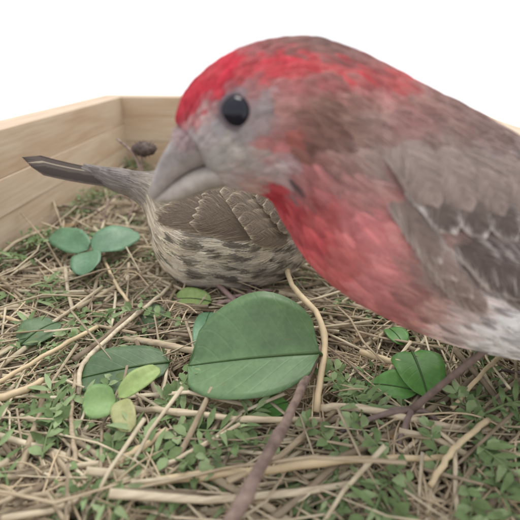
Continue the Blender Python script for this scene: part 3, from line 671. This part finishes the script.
# ---- the male: red head and breast, close to the camera
msec = [((184, 132), (212, 178), .36), ((176, 118), (226, 186), .56), ((186, 91), (242, 190), .78), ((208, 68), (257, 193), .94), ((238, 51), (268, 197), 1.05), ((272, 42), (279, 207), 1.12), ((306, 41), (289, 226), 1.17),
        ((342, 52), (301, 247), 1.26), ((376, 69), (317, 269), 1.40), ((410, 89), (344, 292), 1.58), ((450, 111), (384, 315), 1.74), ((495, 138), (434, 335), 1.82), ((548, 170), (500, 350), 1.82), ((610, 206), (575, 358), 1.68),
        ((670, 242), (650, 345), 1.35), ((720, 275), (705, 324), .95), ((752, 294), (746, 314), .55)]
male = Bird((270, 125), 7.0, R(13), R(12), msec, -1); male.grid()
foot_near = G(411, 413, .42)
mroot = empty('male_finch', (foot_near[0] + 1.2, foot_near[1] + .6, .3), 'small bird with raspberry red head and breast leaning in from the right', 'bird')
mpaint = painter([
    (176, 118, (176, 28, 58)), (190, 122, (182, 34, 62)), (190, 105, (184, 30, 60)), (200, 92, (192, 36, 64)), (214, 95, (188, 30, 60)), (218, 82, (196, 34, 64)), (225, 70, (198, 40, 68)), (212, 104, (172, 60, 80)), (235, 82, (180, 62, 76)), (255, 66, (206, 48, 74)), (275, 62, (210, 54, 78)), (295, 61, (212, 60, 82)), (320, 62, (214, 66, 86)), (348, 66, (212, 62, 82)), (376, 72, (202, 70, 84)), (270, 70, (200, 62, 80)), (300, 68, (190, 78, 88)),
    (205, 76, (190, 60, 75)), (245, 54, (150, 70, 74)), (258, 52, (136, 74, 74)), (280, 44, (126, 84, 80)), (300, 46, (126, 84, 80)), (325, 46, (124, 84, 80)), (350, 54, (140, 84, 84)), (280, 51, (136, 80, 78)), (262, 54, (140, 74, 74)), (298, 50, (128, 82, 78)), (315, 50, (126, 82, 78)), (335, 52, (128, 82, 80)), (355, 58, (134, 82, 80)), (372, 62, (150, 84, 82)), (305, 37, (116, 84, 80)), (340, 45, (126, 84, 84)), (375, 56, (150, 80, 85)), (260, 44, (140, 78, 78)),
    (270, 86, (172, 94, 95)), (300, 80, (158, 92, 90)), (330, 82, (156, 98, 95)), (360, 84, (160, 96, 95)), (250, 88, (165, 95, 98)),
    (205, 118, (168, 138, 140)), (214, 108, (160, 122, 128)), (198, 140, (166, 154, 152)), (220, 150, (166, 156, 148)), (190, 128, (178, 124, 130)), (186, 145, (158, 150, 150)), (205, 165, (160, 154, 150)), (225, 185, (166, 150, 146)), (240, 185, (170, 130, 128)),
    (237, 92, (150, 128, 130)), (260, 110, (142, 126, 126)), (218, 126, (152, 146, 148)), (237, 134, (142, 132, 132)), (252, 128, (146, 126, 124)), (240, 155, (160, 150, 140)), (254, 165, (158, 142, 136)),
    (277, 112, (176, 112, 108)), (300, 108, (146, 100, 90)), (330, 110, (138, 98, 88)), (318, 104, (128, 88, 78)), (345, 122, (134, 98, 90)), (350, 100, (152, 104, 98)), (282, 138, (166, 78, 78)), (264, 147, (176, 86, 90)), (300, 148, (128, 84, 76)), (318, 130, (124, 82, 74)), (300, 128, (130, 84, 76)), (272, 166, (168, 150, 152)),
    (286, 178, (96, 76, 86)), (296, 182, (170, 84, 92)), (279, 172, (165, 130, 134)), (290, 170, (168, 100, 104)), (303, 168, (166, 88, 94)), (330, 152, (152, 108, 105)), (350, 140, (162, 124, 118)), (360, 115, (160, 122, 118)), (340, 175, (168, 108, 110)), (362, 150, (160, 135, 130)),
    (266, 192, (186, 46, 68)), (290, 198, (190, 62, 80)), (312, 203, (194, 82, 94)), (310, 232, (212, 78, 100)), (330, 242, (212, 98, 110)), (350, 218, (208, 106, 116)), (370, 232, (206, 112, 118)), (370, 262, (210, 116, 122)), (350, 284, (214, 112, 122)), (325, 270, (214, 94, 110)), (392, 282, (166, 104, 105)), (395, 312, (192, 124, 126)), (378, 302, (192, 100, 108)),
    (400, 90, (150, 104, 100)), (392, 112, (150, 98, 98)), (386, 140, (156, 114, 110)), (370, 165, (158, 114, 114)), (384, 190, (172, 104, 104)), (420, 95, (146, 104, 100)),
    (440, 108, (140, 104, 100)), (480, 126, (140, 110, 106)), (430, 140, (146, 122, 116)), (470, 160, (146, 128, 121)), (510, 150, (142, 124, 118)), (520, 200, (142, 126, 118)), (560, 180, (140, 122, 115)), (620, 220, (142, 120, 112)), (700, 280, (170, 100, 100)),
    (410, 180, (152, 130, 124)), (450, 192, (142, 126, 118)), (405, 215, (160, 124, 120)), (420, 262, (152, 126, 122)), (440, 300, (218, 194, 188)), (420, 300, (200, 150, 148)), (470, 305, (232, 214, 210)), (480, 322, (246, 240, 238)), (480, 345, (255, 253, 252)), (450, 322, (236, 218, 214)), (460, 340, (250, 244, 242)), (520, 350, (255, 254, 253)), (520, 315, (248, 245, 244)), (500, 335, (255, 252, 250)), (430, 318, (222, 190, 186)), (402, 242, (168, 118, 116)), (435, 335, (225, 200, 196)), (450, 270, (150, 130, 125)), (600, 350, (250, 248, 246)), (600, 300, (190, 178, 172)), (680, 330, (215, 208, 204))])
mbody = bird_body(male, mroot, mpaint)
def mlen(x, y):
    k = np.clip((np.asarray(x) - 190) / 260, 0, 1); L = .15 + .42 * k ** .9; L = L * (1 - .35 * np.exp(-((np.asarray(x) - 237) ** 2 + (np.asarray(y) - 111) ** 2) / 900)); return L, .055 + .13 * k
def mstreak(c, x, y, v, g):
    k = np.clip((x - 395) / 60, 0, 1) * np.clip((y - 235) / 40, 0, 1)         # belly and flank: dark shaft streaks
    dark = (np.abs(v) < .42) * k * np.clip(1.2 - (x - 500) / 160, .4, 1); c = c * (1 - .5 * (dark * (vnoise(np.stack([x / 16, y / 9], -1), 1.0, 8) > -.1))[..., None]); c = c * (1 + .10 * (k * (np.abs(v) >= .42))[..., None])
    Q = np.stack([x / 11, y / 8], -1); c = c * (1 + (.10 + .10 * np.clip((x - 240) / 60, 0, 1)) * vnoise(Q, 1.0, 31) * np.clip((y - 78) / 15, .25, 1))[..., None]
    mk = np.clip((x - 388) / 20, 0, 1) * np.clip((y - 165) / 30, 0, 1); c = c * (1 + .22 * mk * np.sin((x - .8 * y) / 15 * 6.283 + 1.5 * vnoise(np.stack([x / 30, y / 30], -1), 1, 12)))[..., None]
    kb = np.clip((x - 385) / 60, 0, 1) * np.clip((215 - y) / 30, 0, 1); c = c * (1 - .2 * (kb * (np.abs(v) < .35))[..., None]) * (1 + .12 * (kb * (np.abs(v) > .75))[..., None])
    kc = np.clip(1 - np.hypot((x - 315) / 55, (y - 120) / 42), 0, 1); c = c * (1 - .3 * (kc * (np.abs(v) < .45))[..., None])
    return c
ep = male.inv(237, 111)
plumage(male, mroot, mpaint, 17000, 14, mlen, 5, avoid=[(ep[0], ep[1], 13.0)], umin=.03, streak=mstreak)
for s_ in (1, -1):
    e_, ring = eye(male, mroot, ep[0], ep[1], .235, s_)
    V, Fc = tube(np.array(ring), .035, 6, False); mesh('eyelid', V, Fc, EYELID, e_)
up_ = [((190, 130), (236, 167), .40), ((180, 129), (222, 167), .40), ((171, 141), (202, 168), .35), ((160, 159), (183, 176), .27), ((153, 177), (168, 188), .18), ((149, 190), (159, 197), .11), ((150, 198), (155, 201), .05)]
lo_ = [((236, 163), (250, 184), .36), ((222, 163), (238, 185), .39), ((203, 165), (218, 188), .34), ((184, 174), (196, 195), .26), ((169, 185), (178, 201), .16), ((158, 195), (163, 203), .08), ((153, 200), (155, 202), .02)]
bill = empty('bill', org(mroot)); bill.location = (0, 0, 0); bill.parent = mroot
V, Fc = loft(male, up_, 18, 18); mesh('upper_mandible', V, Fc, BILLU, bill)
for s_ in (1, -1):
    V, Fc = tube([male.at(np.array(188. + 3 * q), np.array(139. + 2 * q), np.array(s_ * (.345 + .012 * q))) for q in range(4)], [.012, .03, .03, .012], 7); mesh('nostril', V, Fc, EYELID, bill)
V, Fc = loft(male, lo_, 18, 18); mesh('lower_mandible', V, Fc, BILLL, bill)
# nostril tufts
tf = []
for k in range(1100):
    a = random.uniform(-1, 1); s0 = male.at(np.array(179 + random.uniform(-2, 14) + abs(a) * 5), np.array(124 + random.uniform(0, 14) + abs(a) * 9), np.array(a * .44)); dv = (-male.A * .6 - male.B * .7) * random.uniform(.10, .22) + rng.normal(size=3) * .03
    tf.append([s0 + dv * t + male.N * np.sign(a) * .05 * math.sin(t * 3) for t in np.linspace(0, 1, 4)])
hair('nostril_tuft', np.array(tf), np.full((1, 4), .0035), np.tile(lin((186, 166, 166)), (len(tf), 1)) * np.exp(rng.normal(size=(len(tf), 1)) * .15), PLUM, mroot)

F_MED = mat_feather('covert_feather', (104, 92, 88), (204, 194, 190), 1.0, .62)
F_GRT = mat_feather('greater_covert_feather', (98, 86, 82), (190, 178, 172), .9, .6)
F_FLT = mat_feather('flight_feather', (86, 76, 74), (168, 156, 150), .6, .72)
F_LES = mat_feather('lesser_covert_feather', (148, 132, 124), (158, 142, 134), .6, .5)
F_SCA = mat_feather('scapular_feather', (138, 122, 115), (168, 152, 146), .6, .5)
FCOL = {'lesser_covert_feather': ((148, 133, 125), (160, 146, 138), .7), 'covert_feather': ((112, 100, 94), (216, 207, 201), .80), 'greater_covert_feather': ((110, 98, 93), (206, 196, 190), .88), 'flight_feather': ((90, 80, 78), (176, 166, 160), .8), 'scapular_feather': ((146, 130, 122), (196, 184, 177), .88),
        'brown_covert_feather': ((144, 131, 117), (196, 183, 163), .80), 'brown_flight_feather': ((130, 117, 104), (196, 182, 162), .82), 'tail_feather': ((70, 64, 62), (150, 142, 136), .7)}
def wing(b, parent, lists, side, rad=.0065, var=.10):
    wr = empty('wing', org(parent)); wr.location = (0, 0, 0); wr.parent = parent
    BARBS.clear()
    for (rt, tp, wd, mt, ly, bow) in lists: feather(b, wr, rt, tp, wd, mt, ly, side=side, bow=bow, name='feather', nb=int(230 * (wd / .6)), cols=FCOL[mt.name], var=var)
    hair('barbs', np.concatenate([x[0] for x in BARBS]), rad * np.array([[.7, 1, 1, .8, .3]]), np.clip(np.concatenate([x[1] for x in BARBS]), 0, .95), PLUM, wr)
    return wr
MW = []
for i in range(8): MW.append(((452 + 9 * i, 272 - 4 * i), (700 - 14 * i, 352 - 5 * i), .62, F_FLT, .01 + .006 * i, -.03))          # primaries
for i in range(6): MW.append(((458 + 13 * i, 262 - 5 * i), (610 + 4 * i, 342 - 10 * i), .75, F_FLT, .06 + .007 * i, -.03))     # secondaries
for i in range(3): MW.append(((528 + 14 * i, 232 - 7 * i), (640 - 8 * i, 318 - 16 * i), .95, F_GRT, .12 + .015 * i, -.03))    # tertials
for i in range(8): MW.append(((440 + 15 * i, 222 + 3 * i), (498 + 17 * i, 292 + 6 * i), .50, F_GRT, .10 + .010 * i, -.04))      # greater coverts
for i in range(6): MW.append(((405 + 29 * i, 172 + 4 * i), (446 + 29 * i, 232 + 3 * i), .50, F_MED, .15 + .010 * i, -.05))      # median coverts
for i in range(4): MW.append(((384 + 9 * i, 168 + 22 * i), (436 + 16 * i, 262 + 17 * i), .42, F_SCA, .06 - .008 * i, .03))       # long soft feathers of the breast side
for i in range(5): MW.append(((388 + 31 * i, 128 + 5 * i), (430 + 31 * i, 206 + 4 * i), .62, F_LES, .13 + .01 * i, -.03))        # lesser coverts
wing(male, mroot, MW, 1); wing(male, mroot, MW, -1)
# tail
tail = empty('tail', org(mroot)); tail.location = (0, 0, 0); tail.parent = mroot
for i in range(6):
    for sd in (1, -1):
        feather(male, tail, (735, 302), (1010 - 10 * i, 262 + 3 * i), .8, F_FLT, .03 * i, side=sd, name='feather', wfun=lambda x, y, i=i: .06 + .16 * i * (np.asarray(x) - 735) / 285)
# legs: near one reaches down-left from the belly
hipn = U(500, 338, 7.9); foot(male, mroot, hipn, foot_near + np.array([0, 0, .1]), [G(346, 430, .25), G(366, 420, .15), G(396, 452, .2), G(440, 424, .2)], LEG)
hipf = male.at(np.array(540.), np.array(352.), np.array(-.8)); af = G(565, 392, .45); foot(male, mroot, hipf, af, [af + np.array([-1.1, -.3, -.1]), af + np.array([-1.1, .3, -.1]), af + np.array([-.8, .8, -.1]), af + np.array([.8, 0, -.1])], LEG)

# ---- the female: streaked brown, behind, heading right
fsec = [((392, 150), (384, 168), .3), ((386, 140), (372, 173), .5), ((376, 128), (360, 178), .8), ((360, 121), (347, 186), .95), ((340, 120), (334, 202), 1.08), ((318, 127), (320, 228), 1.3), ((296, 138), (305, 254), 1.65), ((270, 149), (284, 273), 1.95), ((240, 157), (254, 284), 2.05),
        ((212, 163), (222, 284), 1.95), ((186, 168), (184, 279), 1.7), ((167, 171), (160, 256), 1.35), ((153, 173), (149, 214), .85), ((138, 173), (134, 198), .5), ((118, 170), (114, 189), .36), ((98, 167), (96, 178), .2), ((84, 165), (83, 171), .1)]
fem = Bird((240, 215), 14.6, R(6), R(16), fsec, 1); fem.grid()
fa1, fa2 = G(237, 306, .1), G(250, 307, .1)
froot = empty('female_finch', (fa2[0], fa2[1], 0), 'streaked grey-brown bird crouching behind, its head hidden by the red bird', 'bird')
fpaint = painter([(380, 150, (150, 138, 124)), (340, 130, (140, 126, 114)), (300, 150, (136, 122, 110)), (250, 165, (132, 118, 106)), (200, 172, (134, 122, 110)), (150, 180, (126, 115, 106)), (130, 185, (122, 112, 105)), (110, 178, (112, 103, 98)), (145, 200, (134, 123, 112)),
    (340, 180, (160, 148, 134)), (310, 210, (140, 126, 112)), (280, 200, (128, 114, 102)), (230, 200, (126, 112, 100)), (190, 205, (150, 136, 120)), (170, 210, (172, 158, 140)), (160, 230, (176, 162, 144)), (165, 200, (160, 146, 130)),
    (310, 245, (160, 148, 132)), (270, 245, (176, 164, 144)), (220, 239, (214, 202, 180)), (195, 236, (206, 192, 170)), (250, 245, (206, 194, 172)), (278, 250, (190, 178, 158)), (235, 254, (160, 148, 130)), (200, 251, (168, 154, 136)), (265, 259, (156, 146, 130)), (225, 264, (182, 172, 154)), (180, 258, (186, 172, 152)), (280, 268, (150, 142, 128)), (240, 270, (160, 152, 136)), (200, 265, (190, 178, 158)), (250, 284, (165, 156, 140)), (215, 284, (180, 170, 152))], 2.0, 1.3)
bird_body(fem, froot, fpaint, 80, 40)
def flen(x, y): k = np.clip((390 - np.asarray(x)) / 180, 0, 1); return .2 + .55 * k, .08 + .2 * k
def fstreak(c, x, y, v, g):
    q = (y - .12 * x) / 13 * 2 * math.pi + 1.6 * vnoise(np.stack([x / 40, y / 40], -1), 1, 4)
    st = np.clip(np.sin(q) * 1.6 + .5 * vnoise(np.stack([x / 14, y / 5], -1), 1, 6) - .1, 0, 1) * np.clip((y - 222) / 12, 0, 1); c = c * (1 - .62 * st[..., None]) * (1 + .3 * (1 - st) * np.clip((y - 222) / 12, 0, 1))[..., None]
    k = np.clip((y - 185) / 30, 0, 1) * .5 + .2; c = c * (1 - .34 * (k * (np.abs(v) < .4))[..., None]); return c * (1 + .1 * (np.abs(v) > .6)[..., None])
plumage(fem, froot, fpaint, 4200, 11, flen, 9, umin=.03, umax=.985, streak=fstreak, rad=.010)
for s_ in (1, -1): eye(fem, froot, 368, 143, .22, s_)
V, Fc = loft(fem, [((384, 143), (376, 160), .32), ((392, 147), (384, 161), .28), ((402, 155), (396, 164), .15), ((409, 163), (408, 165), .02)], 12, 14); fb = empty('bill', org(froot)); fb.location = (0, 0, 0); fb.parent = froot
mesh('upper_mandible', V, Fc, BILLU, fb)
V, Fc = loft(fem, [((378, 160), (372, 170), .3), ((386, 161), (380, 171), .26), ((397, 164), (393, 170), .14), ((406, 166), (405, 168), .02)], 12, 14); mesh('lower_mandible', V, Fc, BILLL, fb)
FF_C = mat_feather('brown_covert_feather', (128, 114, 100), (196, 180, 158), .9, .62)
FF_F = mat_feather('brown_flight_feather', (116, 102, 90), (188, 174, 154), .6, .7)
FF_T = mat_feather('tail_feather', (82, 74, 71), (110, 100, 94), .3, .7)
FW = []
for i in range(8): FW.append(((272 - 3 * i, 243 - 4 * i), (150 + 5 * i, 214 - 3 * i), .6, FF_F, .02 + .008 * i, .03))
for i in range(6): FW.append(((276 - 4 * i, 238 - 6 * i), (190 + 3 * i, 222 - 7 * i), .72, FF_F, .07 + .009 * i, .03))
for i in range(7): FW.append(((296 - 5 * i, 240 - 9 * i), (250 - 6 * i, 236 - 9 * i), .62, FF_C, .13 + .010 * i, .03))
for i in range(6): FW.append(((304 - 7 * i, 226 - 9 * i), (276 - 7 * i, 222 - 9 * i), .56, FF_C, .19 + .010 * i, .03))
wing(fem, froot, FW, 1, .010, .04); wing(fem, froot, FW, -1, .010, .04)
ft = empty('tail', org(froot)); ft.location = (0, 0, 0); ft.parent = froot
for i in range(6):
    for sd in (1, -1):
        feather(fem, ft, (168, 181 + .7 * i), (24 + 2.2 * i, 157 + 1.7 * i), .34, FF_F if i == 3 else FF_T, 0, side=sd, name='feather', bow=-.035, roundness=.9, wfun=lambda x, y, i=i: .02 + (.02 + .05 * i) * np.clip((165 - np.asarray(x)) / 130, 0, 1) + .0 * np.asarray(y) + .012 * (6 - i))
foot(fem, froot, fem.at(np.array(210.), np.array(270.), np.array(.8)), fa1 + np.array([0, 0, .1]), [fa1 + np.array([1.0, -.5, 0]), fa1 + np.array([1.1, .1, 0]), fa1 + np.array([.8, .6, 0]), fa1 + np.array([-.7, 0, 0])], LEGF, .09)
foot(fem, froot, fem.at(np.array(247.), np.array(276.), np.array(.3)), fa2 + np.array([0, .4, .1]), [fa2 + np.array([1.0, -.1, 0]), fa2 + np.array([1.1, .5, 0]), fa2 + np.array([.8, 1., 0]), fa2 + np.array([-.7, .4, 0])], LEGF, .09)

for o in bpy.data.objects:
    if '_o' in o: del o['_o']
